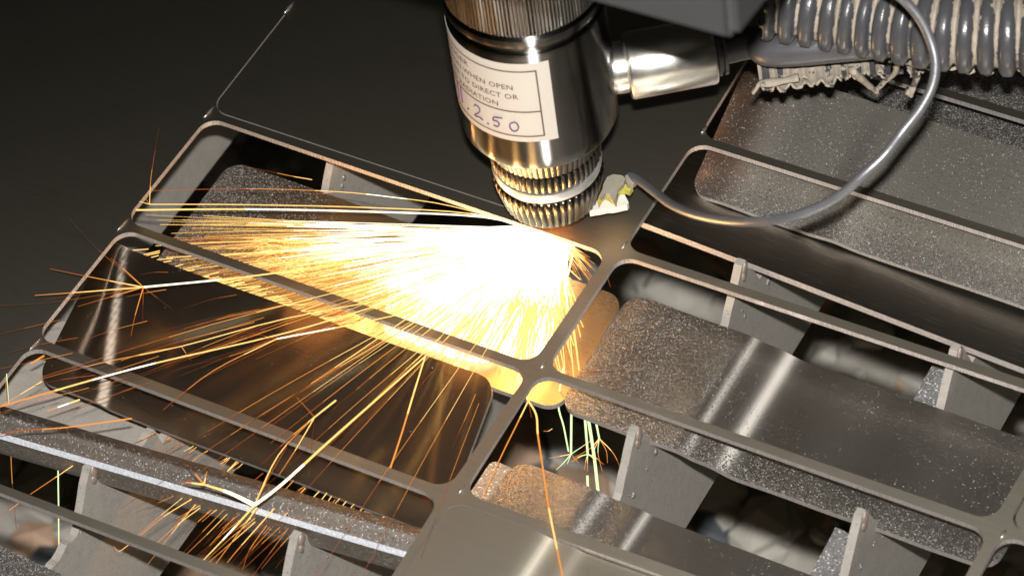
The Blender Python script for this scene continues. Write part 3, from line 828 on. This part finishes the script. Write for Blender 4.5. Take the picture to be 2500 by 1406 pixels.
# ------------------------------------------------------------------ grey block of the carriage, out of focus near the lens
c1 = atz(1795, 112, 1.75); cA = atz(1428, 12, 1.75); cB = atz(1888, -6, 1.75)
dA = (cA - c1).normalized(); dB = (cB - c1).normalized()
bm = bmesh.new()
base = [c1, c1 + dA * 1.4, c1 + dA * 1.4 + dB * 1.2, c1 + dB * 1.2]
lo_ = [bm.verts.new(p) for p in base]; hi_ = [bm.verts.new(p + Vector((0, 0, .8))) for p in base]
bm.faces.new(lo_); bm.faces.new(hi_[::-1])
for i in range(4): bm.faces.new((lo_[i], lo_[(i + 1) % 4], hi_[(i + 1) % 4], hi_[i]))
bmesh.ops.bevel(bm, geom=bm.edges[:], offset=.02, segments=3, affect='EDGES')
o = bm_obj('carriage_block', bm, M_block); tag(o, 'blurred grey metal block hanging into the top edge above the connector', 'machine block')

# ------------------------------------------------------------------ sparks
SRC = Vector((HX + .005, HY - .005, -.03))
MATS = [E_white, E_yel, E_org, E_deep, E_dim, E_green]
def spark_geo(V, F, fm, pts, r0, r1, mats, n=4):
    f0 = len(F); N = len(pts)
    rad = [max(.0003, r0 + (r1 - r0) * i / (N - 1)) for i in range(N)]
    tube_geo(V, F, pts, rad, n, cap=True)
    nf = len(F) - f0
    for i in range(nf):
        seg = min(1, (i // n) / max(1, N - 2)); fm.append(mats[min(len(mats) - 1, int(seg * len(mats) * .999))])
def arc(a, b, sag, n=6, jit=0):
    out = []
    for i in range(n + 1):
        t = i / n; p = a.lerp(b, t); p.z += sag * 4 * t * (1 - t)
        out.append(p)
    return out
def strip_y(x): return 598 + (x - 268) * .346
def clip_end(x, y, over=25):
    # keep fan ends above the upper edge of the clean part
    k = 1.0; dx, dy = x - 1345, y - 578
    if y > strip_y(x) + over:
        den = dy - .346 * dx
        k = (strip_y(1345) + over - 578) / den if den > 0 else 1
    return 1345 + dx * k, 578 + dy * k
def fan():
    V = []; F = []; fm = []
    rnd = random.Random(11)
    # long strands, fanned to the left in the plane just under the sheet
    for i in range(600):
        u = rnd.random()
        ang = 176.5 + 60 * (u ** 1.0)                          # image angle, degrees, 180 = left, growing downwards
        a = math.radians(ang)
        Lmax = 1000 - 7.5 * (ang - 177)
        L = Lmax * ((.25 + .75 * rnd.random()) if rnd.random() < .45 else (.72 + .28 * rnd.random()))
        ex = 1345 - 0 + L * math.cos(a); ey = 578 + L * math.sin(a - math.pi)
        ex, ey = clip_end(ex, ey, rnd.uniform(-20, 20))
        ze = rnd.uniform(-.127, -.112)
        e = atz(ex, ey, ze)
        s = SRC + Vector((rnd.uniform(-.05, .02), rnd.uniform(-.03, .012), rnd.uniform(-.02, .004)))
        t0 = rnd.choice((0, 0, 0, rnd.random() * .5))
        s2 = s.lerp(e, t0)
        pts = arc(s2, e, rnd.uniform(-.004, .016), 6)
        r = rnd.choice((.0006, .0008, .0009, .0011, .0016))
        mt = rnd.choice(([0, 0, 0, 0, 0, 1, 1], [0, 0, 0, 0, 1, 2], [0, 0, 0, 1, 1], [0, 0, 1, 1, 2, 3]))
        if ang > 205: mt = [0, 0, 0, 1]
        spark_geo(V, F, fm, pts, r * 1.2, r * .45, mt, 3)
    # dense short core, down to the plate
    for i in range(3000):
        ang = math.radians(rnd.gauss(222, 27)); L = abs(rnd.gauss(0, 1)) * 125 + 60
        ang = max(math.radians(178), ang)
        ex = 1338 + L * math.cos(ang); ey = 580 + L * math.sin(ang - math.pi)
        if ex > 1425: continue
        ex, ey = clip_end(ex, ey, -25)
        e = atz(ex, ey, rnd.uniform(-.122, -.10))
        s = SRC + Vector((rnd.uniform(-.08, .05), rnd.uniform(-.06, .0), rnd.uniform(-.05, 0)))
        spark_geo(V, F, fm, arc(s, e, .004, 2), .0034, .0016, [0, 0, 0, 1], 3)
    for i in range(5200):                                   # the blazing pool where the jet meets the plate
        t = rnd.random() ** .75; x0 = 950 + 430 * t; y1 = min(strip_y(x0) - 22, 885)
        y0 = 600 + (1380 - x0) * .12; y0 = max(y0, 590)
        ey = y0 + (y1 - y0) * rnd.random(); ex = x0 + (ey - y0) * (-.12)
        e = atz(ex, ey, rnd.uniform(-.126, -.112)); l = rnd.uniform(.12, .4)
        spark_geo(V, F, fm, [e.lerp(SRC, l), e.lerp(SRC, l * .5), e], .0018, .0042, [0, 0], 3)
    # rebounds off the plate: scattered little hooks
    for i in range(520):
        bx = rnd.uniform(640, 1330); by = 560 + (bx - 560) * .12 + rnd.uniform(10, 60 + (bx - 560) * .23)
        s = atz(bx, by, -.12); d = rnd.uniform(20, 90); an = rnd.uniform(-.5, .9)
        e = atz(bx - d * math.cos(an), by + d * math.sin(an) * .6, rnd.uniform(-.115, -.09))
        spark_geo(V, F, fm, arc(s, e, rnd.uniform(0, .02), 4), .0011, .0006, [1, 1, 2], 3)
    # down-right strands behind the rib
    for i in range(42):
        ex = rnd.uniform(1385, 1455); ey = rnd.uniform(610, 690)
        s = atz(1372 + rnd.uniform(-15, 10), 585, -.03); e = atz(ex, ey, -.10)
        spark_geo(V, F, fm, arc(s, e, .003, 4), .0013, .0007, [0, 1, 1, 2], 3)
    # short streaks crossing the strip between rib and clean part
    for i in range(170):
        t = rnd.random(); bx = 330 + 720 * t ** .8; by = 588 + (bx - 330) * .352 + rnd.uniform(0, 50)
        L = rnd.uniform(30, 120); e = atz(bx - L, by + L * rnd.uniform(.05, .3), -.115); s = atz(bx, by, -.09)
        spark_geo(V, F, fm, arc(s, e, .001, 2), .0014, .0009, [1, 0, 1], 3)
    o = mesh_obj('spark_spray', V, F, MATS, fmat=fm)
    tag(o, 'dense white-yellow fan of sparks spraying left beneath the sheet from the nozzle', 'sparks', kind='stuff')
fan()

def spark(path, r, mats, label, cat='spark', group='single sparks flying from the cut', z=.03, r1=None, kids=()):
    r = r * .8; r1 = None if r1 is None else r1 * .8; kids = [(a, b * .75, c) for a, b, c in kids]
    """path: list of (x,y[,z]) pixels on given height"""
    P = [atz(p[0], p[1], p[2] if len(p) > 2 else z) for p in path]
    V = []; F = []; fm = []
    pts = P if len(P) == 2 else catmull(P, 4)
    if len(pts) == 2: pts = [pts[0].lerp(pts[1], t / 6) for t in range(7)]
    spark_geo(V, F, fm, pts, r, r * .5 if r1 is None else r1, mats, 6)
    for (kp, kr, km) in kids:
        Q = [atz(p[0], p[1], p[2] if len(p) > 2 else z) for p in kp]
        Q = [Q[0].lerp(Q[-1], t / 4) for t in range(5)] if len(Q) == 2 else catmull(Q, 4)
        spark_geo(V, F, fm, Q, kr, kr * .35, km, 5)
    o = mesh_obj('spark_trail', V, F, MATS, fmat=fm)
    tag(o, label, cat, group)
W_, Y_, O_, Q_, D_, G_ = range(6)
# large named ones: from photograph
spark([(1040, 868, .04), (930, 965, .06), (800, 1080, .07), (690, 1180, .07), (622, 1232, .06)], .0026, [Y_, Y_, Y_, W_, W_], 'brightest long spark trail ending in a flare on the curled part', r1=.0048,
      kids=[([(622, 1232, .06), (560, 1202, .07), (498, 1182, .08)], .0075, [W_, W_, Y_]), ([(498, 1182, .08), (440, 1175, .08)], .004, [Y_, O_, Q_]),
            ([(498, 1182, .08), (505, 1150, .08)], .0028, [Y_, O_]), ([(498, 1182, .08), (455, 1130, .08)], .0028, [O_, D_]), ([(622, 1232, .06), (680, 1110, .06), (765, 1020, .06)], .0026, [Y_, Y_, O_]),
            ([(622, 1232, .06), (560, 1300, .0), (497, 1366, -.05)], .0036, [Y_, W_, Y_]), ([(628, 1238, .06), (590, 1290, 0), (527, 1375, -.05)], .0024, [Y_, O_, O_]), ([(622, 1232, .06), (648, 1180, .06), (700, 1090, .06)], .002, [O_, Q_])])
spark([(1000, 722, .04), (700, 812, .06), (380, 886, .07), (180, 940, .06), (0, 992, .05)], .0019, [Y_, Y_, Y_, W_, Y_, O_], 'long spark trail sweeping low across the clean dark part to the left edge', r1=.0026)
spark([(1000, 720, .04), (700, 777, .06), (443, 845, .07), (250, 885, .06), (100, 925, .05)], .0018, [Y_, Y_, Y_, O_, Q_], 'thin long spark trail above the thick low one over the clean dark part', r1=.001,
      kids=[([(443, 845, .07), (465, 880, .06)], .0015, [O_, Q_]), ([(443, 845, .07), (330, 868, .07), (180, 925, .05)], .0012, [O_, O_, D_])])
spark([(860, 640, .03), (600, 676, .05), (350, 701, .06)], .0022, [Y_, Y_, W_], 'spark trail bursting into a star over the crease of the clean dark part', r1=.003,
      kids=[([(350, 701, .06), (240, 680, .07), (122, 656, .08)], .0022, [Y_, O_, Q_]), ([(350, 701, .06), (210, 712, .07), (85, 721, .08)], .0024, [Y_, Y_, O_]), ([(350, 701, .06), (150, 735, .06), (0, 746, .06)], .0008, [Q_, D_]),
            ([(350, 701, .06), (190, 748, .05)], .002, [O_, Q_]), ([(350, 701, .06), (330, 770, .05), (320, 820, .04)], .0019, [O_, Q_]), ([(350, 701, .06), (348, 790, .05)], .001, [Q_, D_]),
            ([(350, 701, .06), (300, 655, .07), (270, 630, .08)], .0018, [O_, Q_]), ([(350, 701, .06), (240, 610, .07), (170, 535, .08)], .0008, [Q_, D_]), ([(350, 701, .06), (420, 755, .05)], .001, [Q_, D_])])
spark([(1010, 760, .04), (860, 792, .06), (676, 827, .07)], .0018, [Y_, Y_, W_], 'spark trail forking at the middle of the clean dark part', r1=.0022,
      kids=[([(676, 827, .07), (520, 905, .06), (398, 1000, .05)], .0018, [Y_, O_, O_, Q_]), ([(676, 827, .07), (560, 870, .06), (430, 900, .05)], .001, [O_, D_]), ([(676, 827, .07), (610, 812, .07)], .001, [Q_]),
            ([(676, 827, .07), (580, 822, .07)], .0009, [D_])])
spark([(1030, 752, .03), (870, 862, .05), (640, 1015, .05)], .0019, [Y_, Y_, Y_, O_, D_], 'spark trail slanting down the right half of the clean dark part')
spark([(1080, 745, .03), (870, 875, .05), (585, 1045, .04)], .0013, [Y_, O_, Q_, D_], 'faint spark trail beside the slanting one on the clean dark part')
spark([(820, 977, .06), (768, 1018, .06), (700, 1075, .05), (640, 1133, .04)], .0030, [Y_, Y_, O_, Q_, D_], 'short bright spark forking right of the long bright trail', r1=.001,
      kids=[([(768, 1018, .06), (725, 970, .07), (700, 945, .07)], .0016, [Q_, D_]), ([(768, 1018, .06), (720, 1100, .05), (680, 1160, .05)], .002, [Y_, O_]), ([(768, 1018, .06), (760, 1100, .05), (755, 1160, .04)], .001, [D_, D_])])
spark([(1038, 870, .01), (1010, 960, .0), (980, 1060, -.02), (952, 1145, -.03)], .0026, [Y_, Y_, O_, O_], 'golden reflection-like spark trail standing across the right end of the clean dark part', r1=.003)
spark([(0, 1060, .08), (60, 1050, .08), (160, 1043, .08), (322, 1021, .06)][::-1], .0026, [O_, O_, Q_, Q_], 'orange spark gliding above the left end of the curled part')
spark([(195, 975, .02), (115, 1003, .0)], .0026, [Y_, W_, O_], 'short thick spark just below the clean part near the left edge', kids=[([(195, 975, .02), (180, 990, 0), (140, 1010, 0)], .0009, [Q_])])
spark([(108, 868, .02), (75, 887, .01)], .003, [O_, O_], 'stubby orange spark in the corner of the third left opening', r1=.0025)
spark([(102, 931, .02), (50, 962, .02), (0, 992, .02)], .0014, [Y_, O_], 'thin yellow spark near the left edge of the picture')
spark([(16, 912, .01), (22, 988, -.05)], .0014, [G_, G_], 'two upright greenish sparks at the left edge', kids=[([(16, 912, .01), (12, 990, -.05)], .001, [O_])])
spark([(142, 1105, -.1), (142, 1170, -.2), (143, 1235, -.3)], .0022, [G_, G_], 'upright yellow-green spark in the dark gap at lower left', r1=.002)
spark([(143, 1265, -.3), (144, 1360, -.5)], .002, [G_, Y_], 'upright yellow spark continuing below the rib at lower left', r1=.0016)
spark([(25, 1070, -.1), (30, 1180, -.2), (40, 1290, -.4)], .001, [O_, D_], 'dim upright orange spark at the lower left edge', r1=.0008)
spark([(198, 1123, -.03), (135, 1165, -.08), (74, 1206, -.12)], .0014, [Y_, O_], 'thin slanting spark above the rubble at lower left')
spark([(484, 1208, -.03), (400, 1260, -.08), (342, 1307, -.12)], .0015, [Y_, O_], 'thin slanting spark over the pale slat at lower left')
spark([(45, 1228, -.05), (0, 1262, -.1)], .0012, [O_, Q_], 'short spark in the bottom left corner')
spark([(670, 1240, .02), (590, 1330, -.03), (555, 1372, -.05)], .0018, [Y_, O_], 'spark dropping below the curled part right of the flare')
spark([(660, 1270, -.05), (610, 1340, -.1), (592, 1390, -.12)], .0014, [O_, Q_], 'dim spark at bottom left of the tooth')
spark([(313, 1330, -.2), (290, 1345, -.2), (278, 1332, -.2)], .0011, [Y_, O_], 'tiny hooked spark low at the bottom left')
# below the crossing
spark([(1290, 978, .03), (1262, 1035, .0), (1225, 1110, -.04), (1175, 1218, -.08)], .0024, [Y_, O_, O_, O_], 'orange spark falling left from the crossing ribs', r1=.0015)
spark([(1288, 975, .03), (1309, 1012, .03), (1313, 1060, .03), (1322, 1120, .03), (1340, 1240, .03), (1360, 1340, .03), (1373, 1406, .03)], .0030, [Y_, Y_, O_, O_, Y_, O_], 'longest orange spark falling to the bottom edge across the brown part', r1=.0022,
      kids=[([(1290, 976, .03), (1310, 935, .03)], .0016, [O_, Q_]), ([(1290, 978, .03), (1298, 1020, .02)], .0012, [Q_])])
spark([(1391, 765, -.1), (1405, 840, -.1), (1414, 905, -.1)], .0019, [Y_, Y_], 'yellow spark falling along the bronze part beside the rib', r1=.0024,
      kids=[([(1414, 905, -.1), (1440, 907, -.1), (1500, 907, -.1)], .0022, [O_, Q_, D_]), ([(1414, 905, -.1), (1400, 922, -.1), (1360, 930, -.1)], .0016, [O_, Q_]), ([(1380, 835, -.1), (1385, 900, -.1), (1388, 915, -.1)], .0008, [O_, Q_])])
spark([(1375, 900, .0), (1363, 985, -.2), (1376, 1040, -.3), (1388, 1102, -.35)], .0032, [G_, G_], 'green-white spark falling in the dark gap, leftmost of five', r1=.0024)
def star(x, y, n, L, z, ks=0):
    out = []; rn = random.Random(int(x))
    for i in range(n):
        a = math.radians(rn.uniform(15, 165)); l = L * rn.uniform(.5, 1.2)
        mid = (x + l * .5 * math.cos(a), y + l * .45 * math.sin(a), z); end = (x + l * math.cos(a), y + l * (math.sin(a)) + 6, z)
        out.append(([(x, y, z), mid, end], .0017, [G_, Y_, O_]))
    return out
spark([(1395, 1005, -.2), (1394, 1108, -.35)], .0036, [G_, G_], 'green-white spark bursting into a small star above the brown part, second of five', r1=.0034,
      kids=[([(1394, 1108, -.35), (1340, 1118, -.35)], .0018, [Y_, O_]), ([(1394, 1108, -.35), (1375, 1130, -.35), (1358, 1146, -.35)], .0022, [G_, G_]), ([(1394, 1108, -.35), (1385, 1132, -.35)], .002, [G_]), ([(1394, 1108, -.35), (1448, 1072, -.35)], .0018, [G_, Y_]), ([(1394, 1108, -.35), (1430, 1150, -.35)], .001, [O_, Q_])])
spark([(1428, 1018, -.2), (1435, 1110, -.35)], .0040, [G_, G_], 'green-white spark with a drooping star, third of five', r1=.0036, kids=star(1435, 1108, 6, 45, -.35))
spark([(1436, 1020, -.2), (1450, 1110, -.35), (1460, 1198, -.45)], .0050, [G_, G_], 'thickest green-white spark reaching the brown part, fourth of five', r1=.0050)
spark([(1455, 1030, -.2), (1463, 1070, -.3)], .0034, [G_, G_], 'green-white spark bursting into an umbrella of threads, rightmost of five', r1=.003,
      kids=[([(1463, 1070, -.3), (1500, 1110, -.35), (1524, 1168, -.4)], .0018, [Y_, O_, Q_]), ([(1463, 1070, -.3), (1440, 1095, -.35), (1398, 1118, -.38)], .0018, [Y_, O_, O_]), ([(1463, 1070, -.3), (1480, 1100, -.35), (1483, 1130, -.38)], .0016, [O_, O_]), ([(1463, 1070, -.3), (1460, 1105, -.35), (1470, 1150, -.38)], .0018, [G_, O_]), ([(1463, 1070, -.3), (1445, 1110, -.35)], .0016, [Y_])])
spark([(1434, 1160, -.4), (1435, 1190, -.42)], .0040, [G_, G_], 'short green-white dash just above the brown part', r1=.0038)
spark([(1348, 1046, -.3), (1338, 1052, -.3), (1327, 1051, -.3)], .0012, [Y_, O_], 'tiny hooked spark in the dark gap left of the green sparks')
# upper left strays
spark([(1290, 556, -.03), (1100, 503, .03), (960, 482, .05), (818, 468, .07), (600, 461, .07), (370, 466, .07)], .0016, [Y_, Y_, W_, Y_, O_, Q_], 'highest long spark trail crossing the top left opening', r1=.0008,
      kids=[([(818, 468, .07), (758, 478, .07)], .0012, [O_, Q_])])
spark([(1300, 560, -.03), (1150, 522, .0), (900, 507, .04), (600, 500, .05), (365, 499, .06)], .0020, [W_, Y_, Y_, Y_], 'bright spark trail reaching the left corner of the top left opening', r1=.0014,
      kids=[([(365, 499, .06), (368, 440, .08), (376, 385, .1), (388, 313, .12)], .0011, [Y_, O_, Q_, D_]), ([(365, 499, .06), (340, 492, .06)], .0014, [Y_, Y_]), ([(365, 499, .06), (352, 480, .06)], .0009, [O_])])
spark([(1310, 566, -.03), (1180, 530, .0), (900, 517, .02), (600, 511, .03), (332, 513, .04)], .0026, [W_, W_, W_, Y_], 'thickest white spark trail running level to the left corner of the top left opening', r1=.0026)
spark([(762, 439, -.02), (700, 428, -.02), (598, 406, -.02)], .0012, [Y_, O_, D_], 'lone thin spark above the gritty end of the glowing part')
spark([(1478, 660, -.05), (1490, 700, -.08)], .0009, [O_, Q_], 'faint spark beside the rib crossing')
# thin sparks dripping below the clean part and over the dark gap: alike
rn = random.Random(5)
def radial(n, xr, yr, Lr, z0, z1, rads, cols, label, group, sp=2.5):
    for i in range(n):
        bx = rn.uniform(*xr); by = yr(bx) if callable(yr) else rn.uniform(*yr)
        a = math.atan2(by - 575, bx - 1345) + math.radians(rn.gauss(0, sp)); L = rn.uniform(*Lr)
        mid = (bx + .5 * L * math.cos(a), by + .5 * L * math.sin(a) + rn.uniform(-3, 3), (z0 + z1) / 2)
        spark([(bx, by, z0), mid, (bx + L * math.cos(a), by + L * math.sin(a) + L * .02, z1)], rn.choice(rads), rn.choice(cols), label, group=group)
edge2 = lambda x: 1038 + (x - 360) * .375 + rn.uniform(0, 10)
radial(34, (380, 960), edge2, (20, 75), -.12, -.14, (.001, .0013, .0016), ([Y_, O_], [Y_, Y_], [O_, Q_], [Q_, D_]),
       'short thin orange spark among many dripping from the lower edge of the clean dark part', 'short sparks under the clean dark part', 7)
radial(34, (430, 760), lambda x: 1190 + (x - 430) * .22 + rn.uniform(0, 50), (50, 190), -.04, -.1, (.0008, .001, .0013), ([Y_, O_], [O_, Q_], [Q_, D_], [O_, D_]),
       'thin dim orange spark among many falling past the bottom left slat', 'thin sparks below the curled part', 6)
radial(20, (930, 1240), lambda x: 640 + (1300 - x) * .1 + rn.uniform(0, 170), (320, 900), .01, .05, (.0008, .001, .0013), ([Y_, Y_, O_, O_, Q_], [Y_, O_, O_, Q_, D_], [Y_, O_, Q_]),
       'long straight orange spark trail among several crossing the clean dark part', 'long spark trails over the clean dark part', 1.5)
radial(16, (560, 1180), lambda x: 600 + (x - 268) * .345 + rn.uniform(0, 90), (110, 420), .02, .03, (.0007, .0009), ([O_, O_, Q_, D_], [Q_, D_, D_]),
       'thin orange spark trail among many crossing the clean dark part', 'thin spark trails over the clean dark part', 3)
radial(16, (120, 420), (660, 1000), (60, 260), .04, .05, (.0007, .0009), ([O_, Q_], [Q_, D_]),
       'fine dim orange spark trail among several over the left end of the clean dark part', 'dim spark trails at the left', 3)

# point lamps carrying the spark fan's light beneath the sheet, plus two added above
def glow_light(x, y, z, e, r, col):
    l = D.lights.new('spark_and_fill_glow', 'POINT'); l.energy = e; l.color = col; l.shadow_soft_size = r
    o = D.objects.new('spark_and_fill_glow', l); o.location = (x, y, z); S.collection.objects.link(o)
glow_light(1.02, -.52, -.05, 5, .02, (1, .5, .15))
glow_light(.98, -.66, -.055, 8, .03, (1, .52, .16))
glow_light(1.13, -.74, -.07, 8, .03, (1, .52, .16))
glow_light(.75, -.66, -.06, 3.5, .03, (1, .45, .13))
glow_light(.98, -.82, -.09, 3.5, .02, (1, .52, .16))
glow_light(.68, -.80, -.09, 2, .02, (1, .45, .13))
glow_light(.95, -.92, .22, .5, .10, (1, .40, .10))  # added fill above the sheet, puts an orange tint on the clean part
glow_light(.50, -.92, .22, .4, .10, (1, .38, .09))  # second added fill, for the left half of the clean part
glow_light(.45, -.62, -.06, .8, .03, (1, .42, .12))
